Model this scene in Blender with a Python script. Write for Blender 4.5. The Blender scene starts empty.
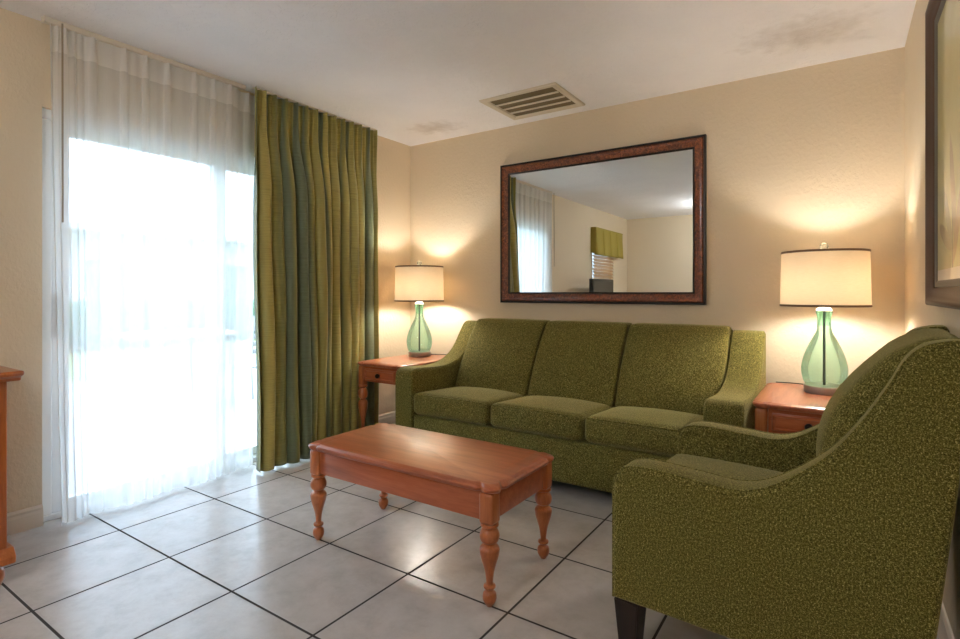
import bpy, bmesh, math, random
from mathutils import Vector, Matrix, noise
PI = math.pi
S = bpy.context.scene
COL = S.collection
random.seed(7)

# ------------------------------------------------------------------ room frame
XR, YF, H = 3.495, -5.91, 2.44          # right wall, far wall (behind camera), ceiling; left wall x=0, back wall y=0
TILE = 0.46608
WT = 0.15                               # wall thickness
DY0, DY1, DZ = -2.68, -0.85, 2.03       # sliding door opening in the left wall
WY0, WY1, WZ0, WZ1 = -5.17, -4.27, 0.95, 2.05   # small window in the left wall

# ------------------------------------------------------------------ materials
def srgb(r, g, b):
    f = lambda c: (c/255/12.92) if c/255 <= .04045 else ((c/255+.055)/1.055)**2.4
    return (f(r), f(g), f(b), 1)

class NT:
    def __init__(s, name):
        s.m = bpy.data.materials.new(name); s.m.use_nodes = True
        s.t = s.m.node_tree; s.t.nodes.clear()
        s.out = s.n('ShaderNodeOutputMaterial')
    def n(s, kind, **kw):
        nd = s.t.nodes.new(kind)
        for k, v in kw.items():
            if k in ('inp',):
                for a, b in v.items():
                    if hasattr(b, 'is_output') or isinstance(b, bpy.types.NodeSocket): s.t.links.new(b, nd.inputs[a])
                    else: nd.inputs[a].default_value = b
            else: setattr(nd, k, v)
        return nd
    def link(s, a, b): s.t.links.new(a, b)
    def obj(s): return s.n('ShaderNodeTexCoord').outputs['Object']
    def mapping(s, vec, scale=(1, 1, 1), loc=(0, 0, 0), rot=(0, 0, 0)):
        return s.n('ShaderNodeMapping', inp={'Vector': vec, 'Scale': scale, 'Location': loc, 'Rotation': rot}).outputs[0]
    def noise(s, vec, scale, detail=3, rough=.55, dist=0):
        return s.n('ShaderNodeTexNoise', inp={'Vector': vec, 'Scale': scale, 'Detail': detail, 'Roughness': rough, 'Distortion': dist}).outputs['Fac']
    def ramp(s, fac, stops):
        r = s.n('ShaderNodeValToRGB', inp={'Fac': fac}); e = r.color_ramp.elements
        while len(e) < len(stops): e.new(.5)
        for q, (p, c) in zip(e, stops): q.position = p; q.color = c if len(c) == 4 else (*c, 1)
        return r.outputs[0]
    def math(s, op, a, b=0.0, c=0.0):
        return s.n('ShaderNodeMath', operation=op, inp={0: a, 1: b, 2: c}).outputs[0]
    def mix(s, fac, a, b, mode='MIX'):
        x = s.n('ShaderNodeMix', data_type='RGBA', blend_type=mode)
        for k, v in ((0, fac), (6, a), (7, b)):
            if isinstance(v, bpy.types.NodeSocket): s.link(v, x.inputs[k])
            else: x.inputs[k].default_value = v
        return x.outputs[2]
    def bump(s, h, strength, dist=.01):
        return s.n('ShaderNodeBump', inp={'Height': h, 'Strength': strength, 'Distance': dist}).outputs[0]
    def bsdf(s, color, rough=.5, metal=0, normal=None, **kw):
        p = s.n('ShaderNodeBsdfPrincipled', inp={'Base Color': color, 'Roughness': rough, 'Metallic': metal})
        if normal is not None: s.link(normal, p.inputs['Normal'])
        for k, v in kw.items():
            k = k.replace('_', ' ')
            if isinstance(v, bpy.types.NodeSocket): s.link(v, p.inputs[k])
            else: p.inputs[k].default_value = v
        s.link(p.outputs[0], s.out.inputs[0]); return p

def plain(name, c, rough=.5, metal=0, **kw):
    t = NT(name); t.bsdf(srgb(*c), rough, metal, **kw); return t.m

def mat_wall():
    t = NT('tan_wall'); o = t.obj()
    c = t.ramp(t.noise(o, 1.3, 3), [(.3, srgb(220, 204, 177)), (.7, srgb(225, 209, 183))])
    h = t.ramp(t.noise(t.mapping(o, (1, 1, .7)), 55, 3, .6), [(.45, (0, 0, 0)), (.62, (1, 1, 1))])
    t.bsdf(c, .62, 0, t.bump(h, .22, .004)); return t.m

def mat_ceiling(stains):
    t = NT('textured_ceiling'); o = t.obj()
    n1 = t.noise(o, 26, 4, .65, .6)
    h = t.ramp(n1, [(.48, (0, 0, 0)), (.58, (1, 1, 1))])
    c = t.ramp(t.noise(o, 2.2, 4), [(.3, srgb(244, 243, 245)), (.7, srgb(250, 249, 251))])
    for (x, y, rx, ry, k) in stains:
        d = t.n('ShaderNodeVectorMath', operation='LENGTH', inp={0: t.mapping(o, (1/rx, 1/ry, 0), (-x/rx, -y/ry, 0))}).outputs['Value']
        d = t.math('ADD', d, t.math('MULTIPLY', t.math('SUBTRACT', t.noise(o, 14, 4), .5), 1.5))
        f = t.ramp(d, [(.1, (k, k, k)), (1, (0, 0, 0))])
        c = t.mix(f, c, srgb(120, 92, 52))
    t.bsdf(c, .85, 0, t.bump(h, .45, .006)); return t.m

def mat_floor():
    t = NT('ceramic_tile'); o = t.obj()
    sp = t.n('ShaderNodeSeparateXYZ', inp={0: o})
    tx = t.math('ADD', t.math('DIVIDE', sp.outputs[0], TILE), .1867 + 40)
    ty = t.math('ADD', t.math('DIVIDE', sp.outputs[1], TILE), 6.3585 + 40)
    def edge(v):
        f = t.math('FRACT', v); return t.math('MINIMUM', f, t.math('SUBTRACT', 1.0, f))
    e = t.math('MINIMUM', edge(tx), edge(ty))
    g = t.ramp(e, [(.0085, (0, 0, 0)), (.0125, (1, 1, 1))])
    cell = t.n('ShaderNodeCombineXYZ', inp={0: t.math('FLOOR', tx), 1: t.math('FLOOR', ty)}).outputs[0]
    wn = t.n('ShaderNodeTexWhiteNoise', noise_dimensions='3D', inp={'Vector': cell})
    off = t.n('ShaderNodeVectorMath', operation='MULTIPLY_ADD', inp={0: wn.outputs['Color'], 1: (9, 9, 9), 2: o}).outputs[0]
    n1 = t.noise(off, 9, 7, .7, .2)
    c = t.ramp(n1, [(.25, srgb(180, 174, 169)), (.5, srgb(196, 191, 187)), (.75, srgb(206, 202, 199))])
    c = t.mix(t.math('MULTIPLY', wn.outputs['Value'], .22), c, srgb(170, 163, 156))
    c = t.mix(g, srgb(52, 46, 42), c)
    r = t.ramp(g, [(0, (.85,)*3), (1, (.25,)*3)])
    hh = t.math('ADD', t.math('MULTIPLY', g, 1.0), t.math('MULTIPLY', n1, .12))
    t.bsdf(c, r, 0, t.bump(hh, .25, .004)); return t.m

def mat_tweed():
    t = NT('olive_tweed'); o = t.obj()
    a = t.noise(t.mapping(o, (1, 1, 1.25)), 310, 2, .8)
    b = t.noise(t.mapping(o, (1.2, 1.2, .9), (3, 5, 1)), 150, 2, .7)
    f = t.math('ADD', t.math('MULTIPLY', a, .65), t.math('MULTIPLY', b, .35))
    c = t.ramp(f, [(.38, srgb(36, 31, 9)), (.48, srgb(90, 84, 37)), (.55, srgb(123, 115, 57)), (.64, srgb(206, 191, 122))])
    big = t.noise(o, 3, 2)
    c = t.mix(t.math('MULTIPLY', big, .25), c, srgb(96, 91, 44))
    t.bsdf(c, .9, 0, t.bump(f, .5, .004), Sheen_Weight=.65, Sheen_Roughness=.35, Sheen_Tint=srgb(228, 216, 158), Specular_IOR_Level=.15)
    return t.m

def mat_wood(name, dark, mid, light, axis='x', rough=.3, coat=.35, scale=1.0):
    t = NT(name); o = t.obj()
    sc = {'x': (1.2, 14, 14), 'y': (14, 1.2, 14), 'z': (14, 14, 1.2)}[axis]
    w = t.noise(t.mapping(o, sc), 2.2*scale, 5, .6, .25)
    fine = t.noise(t.mapping(o, tuple(q*3 for q in sc)), 4*scale, 3)
    f = t.math('ADD', t.math('MULTIPLY', w, .75), t.math('MULTIPLY', fine, .25))
    c = t.ramp(f, [(.3, srgb(*dark)), (.5, srgb(*mid)), (.72, srgb(*light))])
    t.bsdf(c, rough, 0, t.bump(fine, .05, .002), Coat_Weight=coat, Coat_Roughness=.22); return t.m

def mat_burl():
    t = NT('burl_frame'); o = t.obj()
    f = t.noise(o, 42, 5, .7, 1.6)
    c = t.ramp(f, [(.3, srgb(46, 20, 10)), (.47, srgb(108, 54, 28)), (.6, srgb(150, 84, 46)), (.75, srgb(184, 118, 72))])
    t.bsdf(c, .3, 0, None, Coat_Weight=.4, Coat_Roughness=.15); return t.m

def mat_drape():
    t = NT('silk_drape')
    uv = t.n('ShaderNodeUVMap').outputs[0]
    sp = t.n('ShaderNodeSeparateXYZ', inp={0: uv})
    st = t.noise(t.n('ShaderNodeCombineXYZ', inp={0: sp.outputs[0]}).outputs[0], 9.5, 1, .4)
    c = t.ramp(st, [(.42, srgb(108, 120, 92)), (.47, srgb(148, 144, 78)), (.56, srgb(190, 176, 98))])
    slub = t.noise(t.mapping(uv, (5, 160, 1)), 1.6, 3, .6)
    c = t.mix(t.ramp(slub, [(.4, (0, 0, 0)), (.7, (.4, .4, .4))]), c, srgb(72, 72, 34))
    p = t.n('ShaderNodeBsdfPrincipled', inp={'Base Color': c, 'Roughness': .5, 'Sheen Weight': .25, 'Sheen Roughness': .4})
    tr = t.n('ShaderNodeBsdfTranslucent', inp={'Color': c})
    m = t.n('ShaderNodeMixShader', inp={0: .04, 1: p.outputs[0], 2: tr.outputs[0]})
    t.link(t.bump(slub, .12, .002), p.inputs['Normal'])
    t.link(m.outputs[0], t.out.inputs[0]); return t.m

def mat_sheer(name, trans, tl=.50):
    t = NT(name)
    uv = t.n('ShaderNodeUVMap').outputs[0]
    wv = t.noise(t.mapping(uv, (60, 3, 1)), 3, 2)
    tp = t.n('ShaderNodeBsdfTransparent', inp={'Color': (1, 1, 1, 1)})
    d = t.n('ShaderNodeBsdfDiffuse', inp={'Color': srgb(246, 244, 240)})
    l = t.n('ShaderNodeBsdfTranslucent', inp={'Color': srgb(246, 246, 246)})
    dl = t.n('ShaderNodeMixShader', inp={0: tl, 1: d.outputs[0], 2: l.outputs[0]})
    # weave looks denser when seen at a slant
    lw = t.n('ShaderNodeLayerWeight', inp={'Blend': .35}).outputs['Facing']
    dens = t.math('SUBTRACT', trans, t.math('MULTIPLY', lw, trans*.75))
    dens = t.math('ADD', dens, t.math('MULTIPLY', t.math('SUBTRACT', wv, .5), .10))
    m = t.n('ShaderNodeMixShader', inp={0: dens, 1: dl.outputs[0], 2: tp.outputs[0]})
    t.link(m.outputs[0], t.out.inputs[0]); return t.m

def mat_shade():
    t = NT('linen_shade'); o = t.obj()
    w = t.noise(t.mapping(o, (1, 1, 12)), 40, 2)
    c = t.ramp(w, [(.3, srgb(240, 224, 194)), (.7, srgb(246, 232, 206))])
    d = t.n('ShaderNodeBsdfDiffuse', inp={'Color': c}); l = t.n('ShaderNodeBsdfTranslucent', inp={'Color': srgb(242, 204, 156)})
    m = t.n('ShaderNodeMixShader', inp={0: .06, 1: d.outputs[0], 2: l.outputs[0]})
    t.link(m.outputs[0], t.out.inputs[0]); return t.m

def mat_glass(name, tint, refl=1.0, tint_edge=None, body=0):
    t = NT(name)
    tp = t.n('ShaderNodeBsdfTransparent', inp={'Color': tint})
    if tint_edge:
        lw = t.n('ShaderNodeLayerWeight', inp={'Blend': .3}).outputs['Facing']
        t.link(t.mix(lw, tint, tint_edge), tp.inputs[0])
    g = t.n('ShaderNodeBsdfGlossy', inp={'Color': (1, 1, 1, 1), 'Roughness': .02})
    fr = t.n('ShaderNodeFresnel', inp={'IOR': 1.45}).outputs[0]
    m = t.n('ShaderNodeMixShader', inp={0: t.math('MULTIPLY', fr, refl), 1: tp.outputs[0], 2: g.outputs[0]})
    if body:
        d = t.n('ShaderNodeBsdfTranslucent', inp={'Color': tint_edge}); d2 = t.n('ShaderNodeBsdfDiffuse', inp={'Color': tint_edge})
        dd = t.n('ShaderNodeMixShader', inp={0: .5, 1: d.outputs[0], 2: d2.outputs[0]})
        m = t.n('ShaderNodeMixShader', inp={0: body, 1: m.outputs[0], 2: dd.outputs[0]})
    t.link(m.outputs[0], t.out.inputs[0]); return t.m

def mat_emit(name, c, s):
    t = NT(name); e = t.n('ShaderNodeEmission', inp={'Color': c, 'Strength': s}); t.link(e.outputs[0], t.out.inputs[0]); return t.m

def mat_leaf(name, a, b, scale=9):
    t = NT(name); o = t.obj()
    f = t.noise(o, scale, 4, .7)
    t.bsdf(t.ramp(f, [(.3, srgb(*a)), (.7, srgb(*b))]), .8, 0, t.bump(f, 1, .05)); return t.m

LAMP_W = 31.0
M = {
 'wall': mat_wall(), 'floor': mat_floor(), 'tweed': mat_tweed(),
 'cherry': mat_wood('cherry_wood', (150, 78, 46), (178, 98, 62), (196, 118, 80), 'x'),
 'cherry_y': mat_wood('cherry_wood_top', (156, 84, 58), (184, 108, 78), (200, 126, 94), 'y'),
 'cherry_z': mat_wood('cherry_turned', (146, 78, 40), (180, 104, 58), (204, 130, 78), 'z'),
 'honey': mat_wood('honey_wood', (150, 76, 30), (182, 100, 44), (204, 122, 62), 'z'),
 'burl': mat_burl(), 'black': plain('black_lacquer', (20, 14, 12), .35),
 'espresso': mat_wood('espresso_leg', (24, 13, 8), (36, 21, 13), (48, 29, 18), 'z', .5, 0),
 'white': plain('white_paint', (236, 233, 226), .45), 'cream': plain('cream_trim', (226, 217, 203), .5),
 'vinyl': plain('white_door_frame', (238, 240, 242), .4),
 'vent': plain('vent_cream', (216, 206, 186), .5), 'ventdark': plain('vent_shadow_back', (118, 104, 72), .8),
 'drape': mat_drape(), 'sheer': mat_sheer('white_sheer', .29), 'sheerhead': mat_sheer('white_sheer_heading', .12),
 'shade': mat_shade(), 'trim': plain('shade_trim', (120, 92, 66), .6),
 'green_glass': mat_glass('green_glass', (.76, .95, .89, 1), .8, (.58, .90, .80, 1), .07),
 'neck_glass': mat_glass('green_glass_neck', (.62, .92, .79, 1), .6, (.45, .82, .68, 1), .12),
 'clear': mat_glass('window_glass', (.97, .98, .98, 1), .8), 'crystal': mat_glass('crystal', (.93, .94, .93, 1), 2.2, (.6, .62, .6, 1)),
 'steel': plain('brushed_nickel', (176, 172, 166), .3, .75), 'rod': plain('grey_rod', (92, 96, 90), .4, .6),
 'porcelain': plain('white_cap', (240, 238, 232), .3), 'bulb': mat_emit('warm_bulb', (1, .97, .92, 1), LAMP_W*5.3),
 'mirror': plain('mirror_silver', (236, 240, 238), .0, 1), 'wand': plain('wand_grey', (150, 136, 116), .5),
 'bronze': plain('bronze_knob', (44, 32, 26), .35, .8), 'cord': plain('dark_cord', (40, 30, 24), .6),
 'tv': plain('tv_black', (14, 14, 15), .25), 'screen': plain('tv_screen', (10, 12, 10), .12),
 'valance': plain('valance_green', (160, 142, 58), .8), 'blind': mat_wood('blind_wood', (150, 108, 62), (176, 132, 82), (196, 152, 100), 'y'),
 'concrete': plain('patio_concrete', (128, 124, 121), .9), 'lawn': mat_leaf('lawn_grass', (92, 106, 64), (118, 130, 84), 30),
 'hedge': mat_leaf('hedge_leaf', (30, 56, 36), (62, 92, 62), 14), 'stucco': plain('white_stucco', (170, 168, 166), .9),
 'roof': plain('grey_roof', (176, 170, 168), .9), 'patio_metal': plain('patio_metal', (120, 120, 122), .5),
 'darkglass': plain('far_window', (90, 100, 108), .1),
}
# ceiling stains: two small brown smudges, placed where the photograph shows them
M['ceiling'] = mat_ceiling([(0.53, -0.30, .26, .17, .30), (3.05, -0.48, .34, .22, .26)])

# ------------------------------------------------------------------ mesh helpers
def link(name, bm, mat, parent=None, smooth=35, loc=None):
    me = bpy.data.meshes.new(name)
    bmesh.ops.recalc_face_normals(bm, faces=bm.faces[:])
    bm.to_mesh(me); bm.free()
    if mat: me.materials.append(mat)
    if smooth:
        for p in me.polygons: p.use_smooth = True
        me.set_sharp_from_angle(angle=math.radians(smooth))
    o = bpy.data.objects.new(name, me); COL.objects.link(o)
    if parent: o.parent = parent
    if loc: o.location = loc
    return o
def tag(o, label=None, cat=None, group=None, kind=None):
    for k, v in (('label', label), ('category', cat), ('group', group), ('kind', kind)):
        if v: o[k] = v
    return o
def thing(name, label, cat, loc=(0, 0, 0), rz=0, group=None):
    o = bpy.data.objects.new(name, None); COL.objects.link(o); o.empty_display_size = .1
    o.location = loc; o.rotation_euler = (0, 0, rz); return tag(o, label, cat, group)
def dup(root, loc, label, rz=0):
    r = root.copy(); COL.objects.link(r); r.location = loc; r.rotation_euler = (0, 0, rz); r['label'] = label
    for ch in list(root.children):
        c = ch.copy(); COL.objects.link(c); c.parent = r
        for g in list(ch.children):
            d = g.copy(); COL.objects.link(d); d.parent = c
    return r
def B(): return bmesh.new()
def box(bm, x0, x1, y0, y1, z0, z1, bev=0, seg=2, mtx=None):
    vs = [bm.verts.new((x, y, z)) for x in (x0, x1) for y in (y0, y1) for z in (z0, z1)]
    idx = [(0, 1, 3, 2), (4, 6, 7, 5), (0, 4, 5, 1), (2, 3, 7, 6), (0, 2, 6, 4), (1, 5, 7, 3)]
    fs = [bm.faces.new([vs[i] for i in f]) for f in idx]
    if mtx: bmesh.ops.transform(bm, matrix=mtx, verts=vs)
    if bev:
        es = list({e for f in fs for e in f.edges})
        bmesh.ops.bevel(bm, geom=es, offset=bev, segments=seg, affect='EDGES', profile=.5)
    return bm
def lathe(bm, prof, n=32, c=(0, 0), cap=True):
    rings = []
    for r, z in prof:
        rings.append([bm.verts.new((c[0]+r*math.cos(2*PI*k/n), c[1]+r*math.sin(2*PI*k/n), z)) for k in range(n)])
    for a, b in zip(rings, rings[1:]):
        for k in range(n): bm.faces.new((a[k], a[(k+1) % n], b[(k+1) % n], b[k]))
    if cap: bm.faces.new(rings[0][::-1]); bm.faces.new(rings[-1])
    return bm
def smoothprof(pts, n=6):
    out = []
    P = [pts[0]] + list(pts) + [pts[-1]]
    for i in range(1, len(P)-2):
        a, b, c, d = (Vector(q) for q in P[i-1:i+3])
        for k in range(n):
            t = k/n
            out.append(tuple(.5*((2*b)+(c-a)*t+(2*a-5*b+4*c-d)*t*t+(3*b-a-3*c+d)*t**3)))
    out.append(tuple(pts[-1])); return out
def tube(bm, path, r, n=8, closed=False):
    path = [Vector(p) for p in path]; rings = []; N = len(path); up = None
    for i, p in enumerate(path):
        if closed: t = path[(i+1) % N]-path[i-1]
        else: t = path[min(i+1, N-1)]-path[max(i-1, 0)]
        t.normalize()
        if up is None: up = Vector((0, 0, 1)) if abs(t.z) < .9 else Vector((1, 0, 0))
        a = t.cross(up).normalized(); up = a.cross(t).normalized()
        rings.append([bm.verts.new(p+r*(math.cos(2*PI*k/n)*a+math.sin(2*PI*k/n)*up)) for k in range(n)])
    prs = list(zip(rings, rings[1:])) + ([(rings[-1], rings[0])] if closed else [])
    for a, b in prs:
        for k in range(n): bm.faces.new((a[k], a[(k+1) % n], b[(k+1) % n], b[k]))
    if not closed: bm.faces.new(rings[0][::-1]); bm.faces.new(rings[-1])
    return bm
def inset_poly(pts, d):
    N = len(pts); out = []
    area = sum(pts[i][0]*pts[(i+1) % N][1]-pts[(i+1) % N][0]*pts[i][1] for i in range(N))
    s = 1 if area > 0 else -1
    for i in range(N):
        p0, p1, p2 = Vector(pts[i-1]), Vector(pts[i]), Vector(pts[(i+1) % N])
        e1 = (p1-p0).normalized(); e2 = (p2-p1).normalized()
        n1 = Vector((-e1.y, e1.x))*s; n2 = Vector((-e2.y, e2.x))*s
        m = n1+n2
        m = m/max(m.length_squared/2, .6)
        out.append(tuple(p1+m*d))
    return out
def slab(bm, prof, v0, v1, r, fn, seg=4):
    """closed 2D profile extruded from v0 to v1 with rounded rims; fn(a, b, v) -> xyz"""
    rings = []
    for k in range(seg+1):
        a = k/seg*PI/2; rings.append((r*(1-math.sin(a)), v0+r*(1-math.cos(a))))
    for k in range(seg, -1, -1):
        a = k/seg*PI/2; rings.append((r*(1-math.sin(a)), v1-r*(1-math.cos(a))))
    R = []
    for ins, v in rings:
        R.append([bm.verts.new(fn(a, b, v)) for a, b in inset_poly(prof, ins)])
    N = len(prof)
    for a, b in zip(R, R[1:]):
        for k in range(N): bm.faces.new((a[k], a[(k+1) % N], b[(k+1) % N], b[k]))
    bm.faces.new(R[0][::-1]); bm.faces.new(R[-1]); return bm
def cushion(bm, x0, x1, y0, y1, z0, z1, r=.05, bulge=(0, 0, 0), n=14, fn=None):
    """soft box: rounded edges, faces bulging outwards by bulge per axis"""
    c = Vector(((x0+x1)/2, (y0+y1)/2, (z0+z1)/2)); h = Vector(((x1-x0)/2, (y1-y0)/2, (z1-z0)/2))
    cache = {}
    ts = [-math.cos(PI*i/n) for i in range(n+1)]; ts = [.5*t+.5*(-1+2*i/n) for i, t in enumerate(ts)]
    def V(p):
        key = tuple(round(q, 5) for q in p)
        if key not in cache:
            q = Vector((p[0]*h.x, p[1]*h.y, p[2]*h.z))
            inner = Vector([max(-(h[k]-r), min(h[k]-r, q[k])) for k in range(3)])
            d = q-inner
            if d.length > 1e-9: q = inner+d.normalized()*r
            for k in range(3):
                o = [j for j in range(3) if j != k]
                q[k] += p[k]*bulge[k]*(1-p[o[0]]**2)*(1-p[o[1]]**2)
            q += c
            cache[key] = bm.verts.new(fn(q) if fn else q)
        return cache[key]
    for ax in range(3):
        o = [j for j in range(3) if j != ax]
        for sgn in (-1, 1):
            for i in range(n):
                for j in range(n):
                    quad = []
                    for (a, b) in ((i, j), (i+1, j), (i+1, j+1), (i, j+1)):
                        p = [0, 0, 0]; p[ax] = sgn; p[o[0]] = ts[a]; p[o[1]] = ts[b]; quad.append(V(p))
                    if len(set(quad)) == 4:
                        try: bm.faces.new(quad)
                        except ValueError: pass
    return bm
def frame_sweep(bm, a0, a1, b0, b1, prof, fn):
    """mitred rectangular moulding; prof = [(inset, height)], fn(a, b, height)"""
    loops = []
    for ins, hh in prof:
        loops.append([bm.verts.new(fn(a, b, hh)) for a, b in ((a0+ins, b0+ins), (a1-ins, b0+ins), (a1-ins, b1-ins), (a0+ins, b1-ins))])
    N = len(loops)
    for i in range(N):
        p, q = loops[i], loops[(i+1) % N]
        for k in range(4): bm.faces.new((p[k], p[(k+1) % 4], q[(k+1) % 4], q[k]))
    return bm
def struct(name, bm, mat, parent=None, smooth=0):
    o = link(name, bm, mat, parent, smooth)
    if not parent: o['kind'] = 'structure'
    return o

# ------------------------------------------------------------------ setting
bm = B(); box(bm, -WT, XR+WT, YF-WT, WT, -.1, 0); struct('floor', bm, M['floor'])
bm = B(); box(bm, -WT, XR+WT, YF-WT, WT, H, H+.1); struct('ceiling', bm, M['ceiling'])
bm = B(); box(bm, -WT, XR+WT, 0, WT, 0, H); struct('wall_back', bm, M['wall'])
bm = B(); box(bm, XR, XR+WT, YF, 0, 0, H); struct('wall_right', bm, M['wall'])
bm = B(); box(bm, -WT, XR+WT, YF-WT, YF, 0, H); struct('wall_front', bm, M['wall'])
bm = B()
for y0, y1, z0, z1 in ((DY1, 0, 0, H), (DY0, DY1, DZ, H), (WY1, DY0, 0, H), (WY0, WY1, 0, WZ0), (WY0, WY1, WZ1, H), (YF, WY0, 0, H)):
    box(bm, -WT, 0, y0, y1, z0, z1)
struct('wall_left', bm, M['wall'])
def baseboard(name, p0, p1, nrm):
    bm = B(); prof = [(0, 0), (.016, 0), (.016, .066), (.012, .078), (.012, .088), (.005, .098), (0, .1)]
    A = Vector((*p0, 0)); Bv = Vector((*p1, 0)); n = Vector((*nrm, 0))
    L = [[bm.verts.new(P+n*d+Vector((0, 0, z))) for d, z in prof] for P in (A, Bv)]
    N = len(prof)
    for k in range(N): bm.faces.new((L[0][k], L[0][(k+1) % N], L[1][(k+1) % N], L[1][k]))
    bm.faces.new(L[0]); bm.faces.new(L[1][::-1])
    struct(name, bm, M['cream'])
baseboard('baseboard_back', (0, 0), (XR, 0), (0, -1))
baseboard('baseboard_right', (XR, YF), (XR, 0), (-1, 0))
baseboard('baseboard_left_near', (0, YF), (0, DY0), (1, 0))
baseboard('baseboard_left_far', (0, DY1), (0, 0), (1, 0))
baseboard('baseboard_front', (0, YF), (XR, YF), (0, 1))

# sliding glass door
bm = B(); x0, x1 = -.13, -.02
for y0, y1, z0, z1 in ((DY0+.001, DY0+.045, .0305, DZ-.0505), (DY1-.045, DY1-.001, .0305, DZ-.0505), (DY0+.001, DY1-.001, DZ-.05, DZ-.001), (DY0+.001, DY1-.001, .0005, .03)):
    box(bm, x0, x1, y0, y1, z0, z1, .004, 1)
door = struct('door_1', bm, M['vinyl'])
def panel(y0, y1, xa, xb):
    bm = B()
    for a, b, z0, z1 in ((y0, y0+.075, .031, DZ-.051), (y1-.075, y1, .031, DZ-.051), (y0+.0752, y1-.0752, .031, .085), (y0+.0752, y1-.0752, DZ-.11, DZ-.051)):
        box(bm, xa, xb, a, b, z0, z1, .004, 1)
    link('door_panel', bm, M['vinyl'], door, 0)
    bm = B(); xm = (xa+xb)/2
    box(bm, xm-.003, xm+.003, y0+.07, y1-.07, .08, DZ-.105); link('door_glass', bm, M['clear'], door, 0)
panel(DY0+.045, -1.725, -.068, -.03)
panel(-1.80, DY1-.045, -.118, -.08)
bm = B(); box(bm, -.03, -.018, DY0+.065, DY0+.10, .90, 1.12, .004)
tube(bm, [(-.02, DY0+.082, .91), (.012, DY0+.082, .93), (.016, DY0+.082, 1.01), (.012, DY0+.082, 1.09), (-.02, DY0+.082, 1.11)], .007)
tag(link('door_handle', bm, M['steel'], door), 'white metal pull handle')
# small window behind the blind (seen in the mirror)
bm = B()
for y0, y1, z0, z1 in ((WY0+.001, WY0+.05, WZ0+.001, WZ1-.001), (WY1-.05, WY1-.001, WZ0+.001, WZ1-.001), (WY0+.0502, WY1-.0502, WZ0+.001, WZ0+.05), (WY0+.0502, WY1-.0502, WZ1-.05, WZ1-.001), (WY0+.0502, WY1-.0502, 1.48, 1.52)):
    box(bm, -.12, -.06, y0, y1, z0, z1, .004, 1)
win = struct('window_1', bm, M['vinyl'])
bm = B(); box(bm, -.093, -.087, WY0+.04, WY1-.04, WZ0+.04, WZ1-.04); link('window_pane', bm, M['clear'], win, 0)

# ------------------------------------------------------------------ outdoors
bm = B(); box(bm, -5.0, -WT, -9, 8, -.12, -.03); struct('patio_floor', bm, M['concrete'])
bm = B(); box(bm, -60, -5.0, -40, 60, -.14, -.05); struct('lawn', bm, M['lawn'])
bm = B()
for i in range(26):
    cx, cy = -9.4+random.uniform(-.12, .12), -5+i*.55
    tmp = bmesh.ops.create_icosphere(bm, subdivisions=3, radius=.52)
    for v in tmp['verts']:
        k = 1+.22*noise.noise(v.co*5+Vector((i*3.1, 0, 0)))+.1*noise.noise(v.co*14)
        v.co = Vector((v.co.x*k*.85+cx, v.co.y*k+cy, max(-.05, v.co.z*k*1.05+.46)))
tag(link('hedge', bm, M['hedge'], None), 'low clipped green hedge across the lawn beyond the glass door', 'hedge')
b = thing('building', 'pale low building with shallow roof far beyond the hedge', 'building', (-19, 4, 0))
bm = B(); box(bm, -3, 0, -12, 14, -.05, 3.3); link('wall', bm, M['stucco'], b, 0)
bm = B(); slab(bm, [(-3.6, 3.3), (.7, 3.3), (.7, 3.5), (-1.5, 4.5), (-3.6, 3.5)], -12.5, 14.5, .01, lambda a, bb, v: (a, v, bb), 1); link('roof', bm, M['roof'], b, 0)
for y in (-9, -4, 1, 6, 11):
    bm = B(); box(bm, -.02, .03, y-.7, y+.7, .9, 2.3, .01, 1); link('window', bm, M['darkglass'], b, 0)
t = thing('patio_table', 'round patio table standing outside the sliding door', 'table', (-2.6, -.72, -.03))
bm = B(); lathe(bm, [(.53, .70), (.55, .71), (.55, .725), (.53, .735)], 40); link('table_top', bm, M['patio_metal'], t)
for k in range(4):
    a = PI/4+k*PI/2; bm = B()
    tube(bm, [(.40*math.cos(a), .40*math.sin(a), .705), (.36*math.cos(a), .36*math.sin(a), .4), (.44*math.cos(a), .44*math.sin(a), 0)], .016); link('leg', bm, M['patio_metal'], t)
t = thing('patio_chair', 'metal patio chair beside the round table outside the door', 'chair', (-1.75, -.30, -.03), .6)
bm = B(); box(bm, -.23, .23, -.23, .23, .40, .43, .012); link('seat', bm, M['patio_metal'], t)
bm = B()
for z in (.52, .60, .68, .76, .84): box(bm, -.22, .22, .225+(z-.4)*.16, .24+(z-.4)*.16, z-.025, z+.025, .005)
link('backrest', bm, M['patio_metal'], t)
for sx in (-.22, .22):
    bm = B(); tube(bm, [(sx, -.22, 0), (sx, -.21, .42), (sx*1.05, -.2, .62), (sx*1.05, .23, .64)], .014); link('leg', bm, M['patio_metal'], t)
    bm = B(); tube(bm, [(sx, .27, 0), (sx, .225, .42), (sx, .31, .9)], .014); link('leg', bm, M['patio_metal'], t)

# ------------------------------------------------------------------ upholstery
TW = M['tweed']
def dense(pts, closed_from):                 # smooth only the run of points after closed_from
    return list(pts[:closed_from])+smoothprof(pts[closed_from:], 5)
def rim(prof, v, fn, r, i0, i1):
    return [fn(a, b, v) for a, b in prof[i0:i1]]

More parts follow.
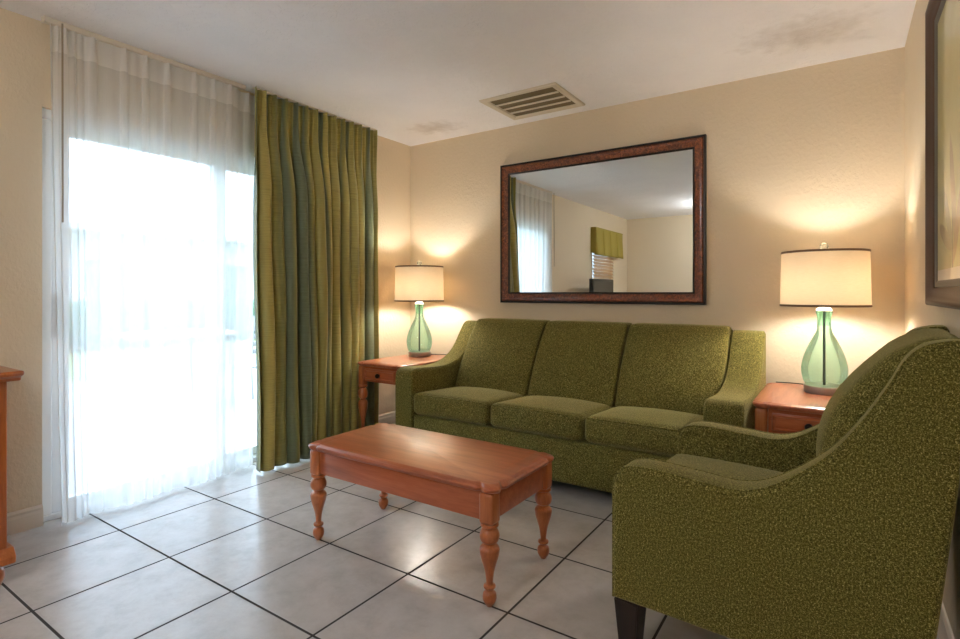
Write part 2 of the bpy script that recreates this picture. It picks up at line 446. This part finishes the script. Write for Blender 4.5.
# sofa: local x across the width, local y from the front (0) towards the wall, z up
SX0, SX1, SYF = .688, 2.845, -.945
SW = SX1-SX0; AW = .157; AR = .178
sofa = thing('sofa', 'long three seat olive green tweed sofa against the back wall under the mirror', 'sofa', (SX0, SYF, 0))
arm_top = [(.0, .545), (.012, .59), (.05, .612), (.12, .612), (.25, .603), (.38, .602), (.49, .62), (.58, .655), (.66, .715), (.73, .80), (.79, .875), (.83, .897), (.87, .90)]
def sofa_arm(side):
    prof = [(.885, .07), (.0, .07)] + smoothprof(arm_top, 4) + [(.885, .885)]
    def fn(a, b, v): return (v if side < 0 else SW-v, a, b)
    bm = B(); aw = AW if side < 0 else AR; slab(bm, prof, 0, aw, .022, fn); arm = link('arm', bm, TW, sofa)
    for v in (.012, aw-.012):
        bm = B(); ins = inset_poly(prof, .004)[1:-1]
        tube(bm, [fn(a, b, v) for a, b in ins], .0042, 6); link('piping', bm, TW, arm)
sofa_arm(-1); sofa_arm(1)
bm = B(); box(bm, AW+.001, SW-AR-.001, .012, .80, .07, .31, .015, 3); link('base', bm, TW, sofa)
bm = B()
prof = [(.74, .30), (.80, .07), (.885, .07), (.885, .90), (.83, .90), (.80, .86)]
slab(bm, prof, AW+.001, SW-AR-.001, .012, lambda a, b, v: (v, a, b)); link('back_frame', bm, TW, sofa)
cw = (SW-AW-AR)/3
for i in range(3):
    xa = AW+cw*i+.004; xb = AW+cw*(i+1)-.004
    def tilt(q): return Vector((q.x, q.y, q.z-.035*max(0, q.y)/.6))
    bm = B(); cushion(bm, xa, xb, -.008, .62, .318, .462, .038, (.0, .012, .022), 16, tilt)
    cu = link('seat_cushion', bm, TW, sofa, 60)
    bm = B(); zz = .33
    ring = [(xa+.012, .0), (xb-.012, .0)]
    tube(bm, [(xa+.02, .003, .452), ((xa+xb)/2, -.006, .456), (xb-.02, .003, .452)], .004, 6); link('piping', bm, TW, cu)
    def lean(q):
        k = (q.z-.42)/(.925-.42)
        return Vector((q.x, q.y+.30*k-.05*math.sin(PI*min(max(k, 0), 1))*.6, q.z))
    bm = B(); cushion(bm, xa+.001, xb-.001, .45, .60, .42, .922, .028, (.0, .03, .004), 18, lean)
    link('back_cushion', bm, TW, sofa, 60)
for x in (.08, SW-.08):
    for y in (.07, .80):
        bm = B(); box(bm, x-.03, x+.03, y-.03, y+.03, 0, .07, .004); link('foot', bm, M['espresso'], sofa, 0)

# armchair: local x from the front (0) to the back, local y from the near side (0) to the far side
CWID, CA = .745, .115
chair = thing('armchair', 'olive green tweed armchair in the right foreground facing the glass door', 'armchair', (2.625, -2.045, 0), -.06)
cp = [(.0, .50), (.004, .545), (.022, .58), (.06, .598), (.13, .602), (.25, .595), (.36, .592), (.45, .628), (.555, .713), (.62, .797), (.68, .90), (.712, .966), (.745, 1.003), (.79, 1.018), (.825, 1.02)]
def chair_arm(side):
    prof = [(.752, .18), (.0, .18)] + smoothprof(cp, 4) + [(.838, 1.0), (.80, .62)]
    def fn(a, b, v): return (a, v if side < 0 else CWID-v, b)
    bm = B(); slab(bm, prof, 0, CA, .020, fn); arm = link('arm', bm, TW, chair)
    for v in (.010, CA-.010):
        bm = B(); ins = inset_poly(prof, .003)[1:-2]
        tube(bm, [fn(a, b, v) for a, b in ins], .0042, 6); link('piping', bm, TW, arm)
chair_arm(-1); chair_arm(1)
bm = B(); box(bm, .012, .70, CA+.001, CWID-CA-.001, .18, .33, .014, 3); link('base', bm, TW, chair)
bm = B(); slab(bm, [(.64, .32), (.66, .18), (.752, .18), (.80, .62), (.838, 1.0), (.79, 1.0), (.72, .8)], CA+.001, CWID-CA-.001, .012, lambda a, b, v: (a, v, b)); link('back_frame', bm, TW, chair)
bm = B(); cushion(bm, -.005, .55, CA+.004, CWID-CA-.004, .335, .493, .04, (.012, 0, .028), 16, lambda q: Vector((q.x, q.y, q.z-.012*max(0, q.x)/.6)))
link('seat_cushion', bm, TW, chair, 60)
def clean(q):
    k = (q.z-.42)/(1.015-.42)
    return Vector((q.x+.090+.185*k-.09*math.sin(PI*min(max(k, 0), 1)**1.3), q.y, q.z))
bm = B(); cushion(bm, .452, .57, CA+.003, CWID-CA-.003, .42, 1.012, .05, (.035, 0, .012), 18, clean)
link('back_cushion', bm, TW, chair, 60)
for x, y in ((.045, .045), (.045, CWID-.045), (.70, .045), (.70, CWID-.045)):
    bm = B(); vs = []
    for z, h in ((0, .026), (.182, .040)):
        vs.append([bm.verts.new((x+a*h, y+b_*h, z)) for a, b_ in ((-1, -1), (1, -1), (1, 1), (-1, 1))])
    for k in range(4): bm.faces.new((vs[0][k], vs[0][(k+1) % 4], vs[1][(k+1) % 4], vs[1][k]))
    bm.faces.new(vs[0][::-1]); bm.faces.new(vs[1])
    bmesh.ops.bevel(bm, geom=bm.edges[:], offset=.004, segments=2, affect='EDGES')
    link('leg', bm, M['espresso'], chair)

# ------------------------------------------------------------------ tables
LEGP = [(.011, 0), (.0145, .005), (.0235, .020), (.0255, .034), (.0225, .048), (.0135, .0555), (.0130, .060), (.0205, .0645), (.0225, .070), (.0205, .0755), (.0125, .0800),
        (.0140, .105), (.0180, .128), (.0245, .152), (.0325, .178), (.0362, .198), (.0362, .208), (.0300, .2175), (.0205, .2235), (.0205, .2275), (.0305, .234), (.0358, .248), (.0352, .263), (.0285, .277), (.0235, .2815), (.0240, .2845), (.0325, .289), (.0335, .294), (.0318, .300)]
def table_top(x0, x1, y0, y1, z0, z1, nip=.042):
    """ogee-edged top with notched, rounded corners"""
    def outline(ins):
        a0, a1, b0, b1 = x0+ins, x1-ins, y0+ins, y1-ins; pts = []
        n1, e, r = nip, nip*.30, nip*.95
        loc = [(0, n1*4), (0, n1*2.2), (0, n1*1.9), (e*.5, n1*1.74), (e, n1*1.56), (e*.85, n1*1.38), (e*.35, n1*1.18), (0, n1*.97)]
        loc += [(r*(1-math.cos(a)), r*(1-math.sin(a))) for a in (PI*.06, PI*.12, PI*.18, PI*.24)]
        loc = loc + [(q, p) for p, q in loc[::-1]]
        for cx, cy, sx, sy, rev in ((a0, b0, 1, 1, 0), (a1, b0, -1, 1, 1), (a1, b1, -1, -1, 0), (a0, b1, 1, -1, 1)):
            seq = [(cx+sx*p, cy+sy*q) for p, q in loc]
            pts += seq[::-1] if rev else seq
        return pts
    prof = [(.016, z0), (.006, z0+.004), (.002, z0+.010), (.0, z0+.018), (.003, z0+.024), (.010, z1-.005), (.016, z1-.001), (.022, z1)]
    bm = B(); R = [[bm.verts.new((a, b, z)) for a, b in outline(i)] for i, z in prof]; N = len(R[0])
    for p, q in zip(R, R[1:]):
        for k in range(N): bm.faces.new((p[k], p[(k+1) % N], q[(k+1) % N], q[k]))
    bm.faces.new(R[0][::-1]); bm.faces.new(R[-1]); return bm
def turned_leg(root, x, y, mat, stretch=1.0, post=(.292, .408), pw=.029):
    bm = B(); lathe(bm, [(r, z*stretch) for r, z in smoothprof(LEGP, 3)], 24, (x, y))
    lg = link('leg', bm, mat, root, 50)
    bm = B(); box(bm, x-pw, x+pw, y-pw, y+pw, post[0]*1.0, post[1], .012, 3); link('post', bm, mat, lg)
    return lg
ct = thing('coffee_table', 'low reddish cherry wood coffee table with turned legs in front of the sofa', 'table', (1.70, -1.823, 0))
link('tabletop', table_top(-.510, .515, -.250, .245, .412, .444), M['cherry'], ct, 40)
for x in (-.466, .466):
    for y in (-.207, .212): turned_leg(ct, x, y, M['cherry_z'], 1.0, (.298, .412), .030)
for nm, a in (('apron', (-.44, .44, -.221, -.200)), ('apron', (-.44, .44, .205, .226)), ('apron', (-.480, -.459, -.18, .185)), ('apron', (.459, .480, -.18, .185))):
    bm = B(); box(bm, *a, .306, .412, .003, 2); link(nm, bm, M['cherry'], ct)

ET = .61
def end_table(label, x, y):
    t = thing('end_table', label, 'table', (x, y, 0), 0, 'matching lamp tables at the sofa ends')
    w, d = .235, .345
    link('tabletop', table_top(-w, w, -d, d, ET-.03, ET), M['cherry_y'], t, 40)
    for sx in (-1, 1):
        for sy in (-1, 1): turned_leg(t, sx*(w-.04), sy*(d-.04), M['cherry_z'], 1.45, (.43, ET-.03), .027)
    for a in ((-w+.075, w-.075, d-.05, d-.03), (-w+.022, -w+.042, -d+.07, d-.07), (w-.042, w-.022, -d+.07, d-.07)):
        bm = B(); box(bm, *a, ET-.145, ET-.03, .003, 2); link('apron', bm, M['cherry'], t)
    bm = B(); box(bm, -w+.07, w-.07, -d+.026, -d+.05, ET-.145, ET-.03, .002, 1); link('apron', bm, M['cherry'], t)
    bm = B(); box(bm, -w+.085, w-.085, -d+.012, -d+.03, ET-.13, ET-.048, .005, 2); dr = link('drawer', bm, M['cherry'], t)
    bm = B(); frame_sweep(bm, -w+.085, w-.085, ET-.13, ET-.048, [(.004, 0), (.006, .006), (.012, .006), (.016, 0)], lambda a, b, h: (a, -d+.0125-h, b)); link('drawer_bead', bm, M['cherry'], dr)
    bm = B(); bmesh.ops.create_uvsphere(bm, u_segments=16, v_segments=10, radius=.017)
    bmesh.ops.transform(bm, matrix=Matrix.Translation((0, -d-.008, ET-.09)), verts=bm.verts)
    tube(bm, [(0, -d+.014, ET-.09), (0, -d-.004, ET-.09)], .007); link('knob', bm, M['bronze'], dr)
    return t
et1 = end_table('cherry wood end table between the green drape and the sofa', .424, -.490)
et2 = dup(et1, (3.094, -.475, 0), 'cherry wood end table in the right corner beyond the armchair')

# ------------------------------------------------------------------ lamps
def lamp(label, x, y, z, cordpath):
    t = thing('table_lamp', label, 'lamp', (x, y, z), 0, 'matching green glass table lamps')
    bm = B(); lathe(bm, [(.090, 0), (.092, .003), (.092, .036), (.088, .040)], 48); link('base', bm, M['steel'], t)
    gp = [(.084, .0402), (.094, .06), (.102, .095), (.104, .125), (.099, .16), (.088, .20), (.070, .245), (.050, .285), (.036, .315), (.0315, .345)]
    bm = B(); lathe(bm, smoothprof(gp, 5), 48, cap=False); gl = link('glass_body', bm, M['green_glass'], t, 180)
    bm = B(); lathe(bm, smoothprof([(.0315, .345), (.0305, .37), (.033, .395), (.038, .416), (.034, .420)], 5), 48, cap=False); link('glass_neck', bm, M['neck_glass'], gl, 180)
    bm = B(); tube(bm, [(0, 0, .040), (0, 0, .425)], .0065, 12); link('rod', bm, M['rod'], t)
    bm = B(); lathe(bm, [(.034, .421), (.036, .425), (.030, .434), (.016, .446), (.010, .452), (.010, .458)], 32); link('cap', bm, M['porcelain'], t)
    bm = B(); lathe(bm, [(.017, .456), (.017, .50)], 20); link('socket', bm, M['porcelain'], t)
    bm = B(); lathe(bm, smoothprof([(.014, .50), (.018, .511), (.029, .542), (.030, .56), (.020, .584), (.004, .592)], 4), 24); link('bulb', bm, M['bulb'], t)
    R0, R1, z0, z1 = .199, .193, .446, .728
    bm = B(); lathe(bm, [(R0, z0), (R1, z1)], 64, cap=False); sh = link('shade', bm, M['shade'], t, 180)
    for r, zz in ((R0, z0+.004), (R1, z1-.004)):
        bm = B(); lathe(bm, [(r+.0015, zz-.0055), (r+.003, zz), (r+.0015, zz+.0055), (r-.002, zz+.0055), (r-.002, zz-.0055), (r+.0015, zz-.0055)], 64, cap=False); link('trim', bm, M['trim'], sh)
    bm = B()
    for k in range(3):
        a = k*2*PI/3+.4; tube(bm, [(0, 0, .70), (R1*math.cos(a)*.99, R1*math.sin(a)*.99, .722)], .002, 6)
    tube(bm, [(.0, .0, .70), (0, 0, .735)], .004, 8)
    tube(bm, [(.012, 0, .458), (.045, 0, .54), (.05, 0, .62), (.03, 0, .68), (0, 0, .703)], .0018, 6)
    tube(bm, [(-.012, 0, .458), (-.045, 0, .54), (-.05, 0, .62), (-.03, 0, .68), (0, 0, .703)], .0018, 6)
    link('harp', bm, M['steel'], t)
    bm = B(); lathe(bm, smoothprof([(.006, .733), (.012, .738), (.019, .750), (.020, .758), (.014, .770), (.003, .776)], 4), 24); link('finial', bm, M['crystal'], t)
    bm = B(); tube(bm, smoothprof(cordpath, 6), .0032, 6); link('cord', bm, M['cord'], t)
    return t
lamp('green glass table lamp with drum shade left of the sofa by the drape', .365, -.305, ET, [(.0, .09, .006), (.06, .14, .004), (.16, .17, .004), (.17, .215, .004)])
lamp('green glass table lamp with drum shade on the right corner end table', 3.141, -.36, ET, [(.0, .095, .006), (-.05, .19, .004), (-.15, .215, .004), (-.238, .205, .004)])

# ------------------------------------------------------------------ mirror, picture, vent
mi = thing('wall_mirror', 'large landscape mirror in reddish burl wood frame above the sofa', 'mirror', (0, 0, 0))
mx0, mx1, mz0, mz1 = .969, 2.501, 1.047, 2.131
fy = lambda a, b, h: (a, -h, b)
bm = B(); frame_sweep(bm, mx0, mx1, mz0, mz1, [(0, .004), (0, .030), (.004, .034), (.012, .034), (.014, .030), (.014, .004)], fy); link('outer_edge', bm, M['black'], mi, 30)
bm = B(); frame_sweep(bm, mx0+.0142, mx1-.0142, mz0+.0142, mz1-.0142, [(0, .006), (0, .031), (.006, .039), (.016, .041), (.030, .036), (.044, .028), (.054, .026), (.056, .006)], fy); link('frame', bm, M['burl'], mi, 40)
bm = B(); frame_sweep(bm, mx0+.0704, mx1-.0704, mz0+.0704, mz1-.0704, [(0, .006), (0, .028), (.004, .029), (.011, .021), (.012, .006)], fy); link('inner_lip', bm, M['black'], mi, 30)
bm = B(); box(bm, mx0+.075, mx1-.075, -.018, -.010, mz0+.075, mz1-.075); link('mirror_glass', bm, M['mirror'], mi, 0)

pc = thing('framed_picture', 'framed botanical print under glass hanging on the right wall', 'picture', (XR, 0, 0))
py0, py1, pz0, pz1 = -2.02, -1.194, 1.083, 2.118
fx = lambda a, b, h: (-h, a, b)
bm = B(); frame_sweep(bm, py0, py1, pz0, pz1, [(0, .003), (0, .030), (.006, .034), (.018, .033), (.034, .025), (.050, .021), (.060, .016), (.061, .003)], fx); link('frame', bm, plain('dark_walnut_frame', (84, 52, 32), .5), pc, 40)
bm = B(); frame_sweep(bm, py0+.0612, py1-.0612, pz0+.0612, pz1-.0612, [(0, .004), (0, .015), (.012, .013), (.022, .009), (.022, .004)], fx); link('liner', bm, plain('grey_liner', (96, 92, 84), .5), pc, 30)
def mat_print():
    t = NT('botanical_print'); o = t.obj()
    sp = t.n('ShaderNodeSeparateXYZ', inp={0: o})
    ty, tz = sp.outputs[1], sp.outputs[2]
    base = t.ramp(t.noise(o, 6, 3), [(.3, srgb(200, 190, 118)), (.7, srgb(212, 204, 140))])
    # a few pale leaf strokes rising from the lower middle
    c = base
    for k, (yy, zz, ang, L, W) in enumerate(((-1.50, 1.34, .9, .16, .035), (-1.44, 1.30, .35, .14, .03), (-1.58, 1.42, 1.3, .2, .04), (-1.66, 1.33, 2.2, .17, .035), (-1.57, 1.22, 1.57, .16, .012))):
        v = t.mapping(o, (1, 1, 1), (0, -yy, -zz))
        v = t.n('ShaderNodeVectorRotate', rotation_type='X_AXIS', inp={'Vector': v, 'Angle': -ang}).outputs[0]
        v = t.mapping(v, (0, 1/L, 1/W))
        d = t.n('ShaderNodeVectorMath', operation='LENGTH', inp={0: v}).outputs['Value']
        f = t.ramp(d, [(.8, (1, 1, 1)), (1, (0, 0, 0))])
        c = t.mix(f, c, srgb(150+k*8, 140, 92) if k != 4 else srgb(110, 104, 60))
    mat_ = t.ramp(tz, [(.0, (0, 0, 0)), (1, (0, 0, 0))])
    lo = t.math('LESS_THAN', tz, 1.20)
    c = t.mix(lo, c, srgb(232, 224, 204))
    t.bsdf(c, .35, 0, None, Coat_Weight=.55, Coat_Roughness=.01); return t.m
bm = B(); box(bm, -.0085, -.003, py0+.07, py1-.07, pz0+.07, pz1-.07); link('print', bm, mat_print(), pc, 0)

vt = thing('ceiling_vent', 'cream metal air vent with louvres set in the ceiling above the mirror', 'vent', (1.448, -.378, H))
vw, vd = .287, .237
bm = B(); frame_sweep(bm, -vw, vw, -vd, vd, [(0, .001), (0, .006), (.006, .014), (.020, .016), (.040, .012), (.048, .004), (.048, .001)], lambda a, b, h: (a, b, -h)); link('frame', bm, M['vent'], vt, 30)
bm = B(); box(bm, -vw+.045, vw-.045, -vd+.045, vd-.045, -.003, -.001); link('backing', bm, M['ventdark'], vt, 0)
for k in range(5):
    y = -vd+.045+(2*vd-.09)*k/4
    if k in (0, 4): continue
    bm = B(); box(bm, -vw+.047, vw-.047, -.009, .009, -.0012, .0012, 0, 1, Matrix.Translation((0, y, -.009)) @ Matrix.Rotation(math.radians(-12), 4, 'X')); link('louvre', bm, M['vent'], vt, 0)
# ------------------------------------------------------------------ curtains
def cloth(name, mat, y0, y1, ztop, zbot, xfun, ny, nz, label=None, cat=None, parent=None, yfun=None):
    bm = B(); uvl = bm.loops.layers.uv.new('UVMap'); G = []; U = {}
    for j in range(nz+1):
        k = j/nz; row = []; arc = 0; last = None
        for i in range(ny+1):
            s = i/ny; z = ztop+(zbot-ztop)*k
            y = y0+(y1-y0)*s+(yfun(s, k) if yfun else 0); x = xfun(s, k)
            v = bm.verts.new((x, y, z))
            U[v] = (s*2.2*abs(y1-y0)/1.1, k*2.4); row.append(v)
        G.append(row)
    for a, b in zip(G, G[1:]):
        for i in range(ny):
            f = bm.faces.new((a[i], a[i+1], b[i+1], b[i]))
            for lp in f.loops: lp[uvl].uv = U[lp.vert]
    o = link(name, bm, mat, parent, 180)
    if label: tag(o, label, cat)
    return o
tr = thing('curtain_track', 'cream ceiling curtain track along the top of the glass door', 'curtain track', (0, 0, H))
bm = B(); box(bm, .055, .085, -2.69, -1.66, -.028, 0, .003, 1); link('rail', bm, M['cream'], tr, 0)
bm = B(); box(bm, .09, .11, -1.62, -.535, -.012, 0, .003, 1); link('rail', bm, M['cream'], tr, 0)
bm = B(); box(bm, .05, .090, -2.70, -2.69, -.028, 0, .002, 1); link('end_cap', bm, M['cream'], tr, 0)

def sm(a, b, t): t = max(0, min(1, (t-a)/(b-a))); return t*t*(3-2*t)
# sheer
NS = 9
def sh_ph(s): return s*NS+.5+.12*math.sin(s*17)
def sh_x(s, k):
    q = sh_ph(s); f = q-round(q)
    pin = math.exp(-(f/.07)**2)
    g = 1-sm(.05, .17, s)                              # extra gathers at the leading edge
    x = .078+.020*pin*(1-.45*k)+.006*math.cos(f*2*PI*2)*(.4+k)
    x += .016*g*math.cos(s*2*PI*34)
    x += .014*math.sin(s*19+k*1.5)*sm(.05, .7, k)+.016*sm(.75, 1, k)-.044*sm(.85, .91, s)
    return x
def sh_y(s, k):
    q = sh_ph(s); f = q-round(q)
    return -.014*math.tanh(f/.04)*math.exp(-(f/.12)**2)*sm(0, .06, k)*-1 + (.035*k*(1-s)-.035*k*s)
sheer = cloth('sheer_curtain', M['sheer'], -2.68, -1.565, H-.03, .012, sh_x, 400, 40,
              'white translucent sheer curtain hanging in front of the sliding glass door', 'curtain', None, sh_y)
def hd_x(s, k): return sh_x(s, k*.05)+.0025
cloth('heading', M['sheerhead'], -2.68, -1.565, H-.031, H-.155, hd_x, 400, 6, None, None, sheer, lambda s, k: sh_y(s, k*.05))

# drape
ND = 13
rnd = [random.uniform(.55, 1.25) for _ in range(40)]; rph = [random.uniform(-.6, .6) for _ in range(40)]
def lerp_r(a, s):
    q = s*ND; i = int(q); f = q-i; f = f*f*(3-2*f); return a[i]*(1-f)+a[i+1]*f
def dr_x(s, k):
    ph = s*ND*2*PI+lerp_r(rph, s)*sm(0, .4, k)*2.0
    w = math.cos(ph)
    f = s*ND-round(s*ND)
    top = .036*math.exp(-(f/.26)**2)*(1+.35*math.cos(f*2*PI*3.6))-.018
    end = 1-.62*sm(.5, .95, s)                     # squeezed behind the end table
    low = .092*(.65*w+.35*math.copysign(abs(w)**.5, w))*lerp_r(rnd, s)*end*(.62+.38*sm(.04, .2, s))
    c = .100+.030*(1-sm(.02, .12, s))+.045*sm(.05, .7, k)*(1-.8*sm(.35, .9, s))+.045*sm(.3, 1, k)*(1-sm(.1, .6, s))
    return c+top*(1-sm(.03, .2, k))+low*sm(.05, .28, k)+.010*math.sin(9*k+s*20)*sm(.1, .6, k)*end
def dr_y(s, k):
    ph = s*ND*2*PI+lerp_r(rph, s)*sm(0, .4, k)*2.0
    e = sm(.0, .05, s)*sm(0, .05, 1-s)
    return e*(.007*math.sin(2*ph)+.021*math.sin(ph))*sm(.0, .25, k) - .035*sm(0, 1, k)*(1-s)
drape = cloth('drape', M['drape'], -1.640, -.545, H-.014, .018, dr_x, 420, 60,
              'olive green pleated floor length drape gathered at the right of the glass door', 'curtain', None, dr_y)
md = drape.modifiers.new('thickness', 'SOLIDIFY'); md.thickness = .003
bm = B(); tube(bm, [(.142, -2.645, H-.035), (.146, -2.645, 1.46)], .0042, 8)
tag(link('curtain_wand', bm, M['wand']), 'thin grey draw wand hanging at the left edge of the sheer', 'curtain wand')

# ------------------------------------------------------------------ left wall furniture behind / beside the camera
dr = thing('dresser', 'honey wood dresser with moulded top at the left edge of the room', 'dresser', (0, 0, 0))
dx0, dx1, dy0, dy1 = .02, .560, -4.32, -2.957
bm = B(); box(bm, dx0, dx1, dy0, dy1, .13, .787, .006, 2); link('body', bm, M['honey'], dr)
bm = B(); slab(bm, [(dx0, .785), (dx1+.010, .785), (dx1+.014, .796), (dx1+.030, .803), (dx1+.044, .808), (dx1+.050, .817), (dx1+.044, .826), (dx0, .826)], dy0-.04, dy1+.040, .008, lambda a, b, v: (a, v, b)); link('top', bm, M['honey'], dr)
bm = B(); slab(bm, [(dx0, .09), (dx1+.025, .09), (dx1+.028, .115), (dx1+.012, .135), (dx1+.002, .145), (dx0, .145)], dy0-.02, dy1+.02, .006, lambda a, b, v: (a, v, b)); link('plinth', bm, M['honey'], dr)
for x in (dx0+.06, dx1-.025):
    for y in (dy0+.05, dy1-.045):
        bm = B(); lathe(bm, smoothprof([(.022, 0), (.036, .014), (.044, .04), (.040, .066), (.028, .08), (.034, .09)], 4), 24, (x, y)); link('foot', bm, M['honey'], dr)
for r in range(3):
    for c in range(2):
        ya = dy0+.05+c*.64; z0 = .165+r*.203
        bm = B(); box(bm, dx1-.004, dx1+.012, ya, ya+.61, z0, z0+.185, .005, 2); d = link('drawer', bm, M['honey'], dr)
        for yk in (.16, .45):
            bm = B(); bmesh.ops.create_uvsphere(bm, u_segments=14, v_segments=8, radius=.015); bmesh.ops.transform(bm, matrix=Matrix.Translation((dx1+.03, ya+yk, z0+.092)), verts=bm.verts)
            tube(bm, [(dx1+.012, ya+yk, z0+.092), (dx1+.026, ya+yk, z0+.092)], .006); link('knob', bm, M['bronze'], d)
tv = thing('television', 'black flat television on the dresser, seen in the mirror below the blind', 'television', (.27, -3.97, .826))
bm = B(); box(bm, -.11, .11, -.22, .22, 0, .016, .005); link('stand', bm, M['tv'], tv)
bm = B(); box(bm, -.03, .0, -.05, .05, .014, .10, .004); link('neck', bm, M['tv'], tv)
bm = B(); box(bm, -.035, .035, -.40, .40, .06, .498, .01); link('cabinet', bm, M['tv'], tv)
bm = B(); box(bm, .034, .0365, -.37, .37, .10, .46); link('screen', bm, M['screen'], tv, 0)

va = thing('valance', 'yellow green pleated valance over the window seen in the mirror', 'valance', (0, -4.815, 0))
def va_x(s, k):
    q = s*4; f = abs(q-round(q)); edge = math.exp(-(f/.045)**2)
    return .085+.012*k*math.sin(s*26)*.6-.040*edge*(.4+.6*k)+.02*k
def tail(s): return 0
bm = B(); G = []
for j in range(11):
    G.append([bm.verts.new((va_x(i/96, j/10), .605-1.21*i/96, 2.135-.43*j/10)) for i in range(97)])
for a, b_ in zip(G, G[1:]):
    for i in range(96): bm.faces.new((a[i], a[i+1], b_[i+1], b_[i]))
sk = link('skirt', bm, M['valance'], va, 60); mm = sk.modifiers.new('thickness', 'SOLIDIFY'); mm.thickness = .004
bm = B(); box(bm, .0, .088, -.605, .605, 2.115, 2.135, .003, 1); link('board', bm, M['valance'], va, 0)
for y in (-.605, .60):
    bm = B(); box(bm, .0, .082, y, y+.005, 1.74, 2.116); link('return', bm, M['valance'], va, 0)
bl = thing('wooden_blind', 'brown wooden slat blind below the valance seen in the mirror', 'blind', (0, -4.72, 0))
for k in range(19):
    z = 1.985-k*.05
    bm = B(); box(bm, -.030, .030, -.36, .47, -.003, .003, 0, 1, Matrix.Translation((.03, 0, z)) @ Matrix.Rotation(math.radians(52), 4, 'Y')); link('slat', bm, M['blind'], bl, 0)
bm = B(); box(bm, .008, .052, -.36, .47, 2.005, 2.05, .003, 1); link('headrail', bm, M['blind'], bl, 0)
for y in (-.30, .32):
    bm = B(); tube(bm, [(.03, y, 2.01), (.03, y, 1.07)], .0015, 6); link('ladder_cord', bm, M['cream'], bl)

# globe lamp added as unseen fill behind the camera; mirror's ceiling highlight suggests one
cl = thing('fill_globe_lamp', 'white glass globe lamp added unseen behind the camera as room fill', 'light', (1.80, -4.75, H))
bm = B(); lathe(bm, [(.065, 0), (.065, -.012), (.055, -.022), (.012, -.026), (.012, -.13)], 32); link('canopy', bm, M['steel'], cl)
FILL = 22.0
bm = B(); lathe(bm, smoothprof([(.03, -.13), (.075, -.15), (.125, -.20), (.14, -.25), (.125, -.30), (.075, -.35), (.003, -.37)], 5), 40); link('globe', bm, mat_emit('fill_globe_glow', (.95, .98, 1, 1), FILL), cl)

# ------------------------------------------------------------------ daylight
w = bpy.data.worlds.new('World'); S.world = w; w.use_nodes = True
# bright overcast sky: much brighter overhead than at the horizon
nt = w.node_tree; bg = nt.nodes['Background']; bg.inputs[0].default_value = (.60, .79, 1.0, 1)
SKY = 1.3
tc = nt.nodes.new('ShaderNodeTexCoord'); sx = nt.nodes.new('ShaderNodeSeparateXYZ'); nt.links.new(tc.outputs['Generated'], sx.inputs[0])
m1 = nt.nodes.new('ShaderNodeMath'); m1.operation = 'MAXIMUM'; nt.links.new(sx.outputs[2], m1.inputs[0]); m1.inputs[1].default_value = 0
m2 = nt.nodes.new('ShaderNodeMath'); m2.operation = 'MULTIPLY_ADD'; nt.links.new(m1.outputs[0], m2.inputs[0]); m2.inputs[1].default_value = SKY*7; m2.inputs[2].default_value = SKY
nt.links.new(m2.outputs[0], bg.inputs[1])
def portal(loc, sx, sy):
    l = bpy.data.lights.new('daylight_portal', 'AREA'); l.shape = 'RECTANGLE'; l.size = sx; l.size_y = sy; l.cycles.is_portal = True
    o = bpy.data.objects.new('daylight_portal', l); COL.objects.link(o); o.location = loc
    o.rotation_euler = (0, -PI/2, 0); return o
portal((-.145, (DY0+DY1)/2, DZ/2), DZ, DY1-DY0)
portal((-.145, (WY0+WY1)/2, (WZ0+WZ1)/2), WZ1-WZ0, WY1-WY0)

# ------------------------------------------------------------------ camera
cam = bpy.data.cameras.new('camera'); co = bpy.data.objects.new('camera', cam); COL.objects.link(co)
cam.sensor_fit = 'HORIZONTAL'; cam.sensor_width = 36; cam.lens = 537.0/960*36; cam.shift_y = -(319.5-292.44)/960
cam.clip_start = .02; cam.clip_end = 200
co.location = (3.2187, -3.6517, 1.1268); co.rotation_euler = (PI/2, 0, .5936)
S.camera = co
S.view_settings.view_transform = 'Standard'; S.view_settings.look = 'None'; S.view_settings.gamma = 1.0
S.view_settings.exposure = 1.36; S.view_settings.use_curve_mapping = False
S.cycles.use_denoising = True
S.cycles.max_bounces = 14; S.cycles.diffuse_bounces = 8; S.cycles.transparent_max_bounces = 24; S.cycles.glossy_bounces = 6
S.cycles.sample_clamp_indirect = 8
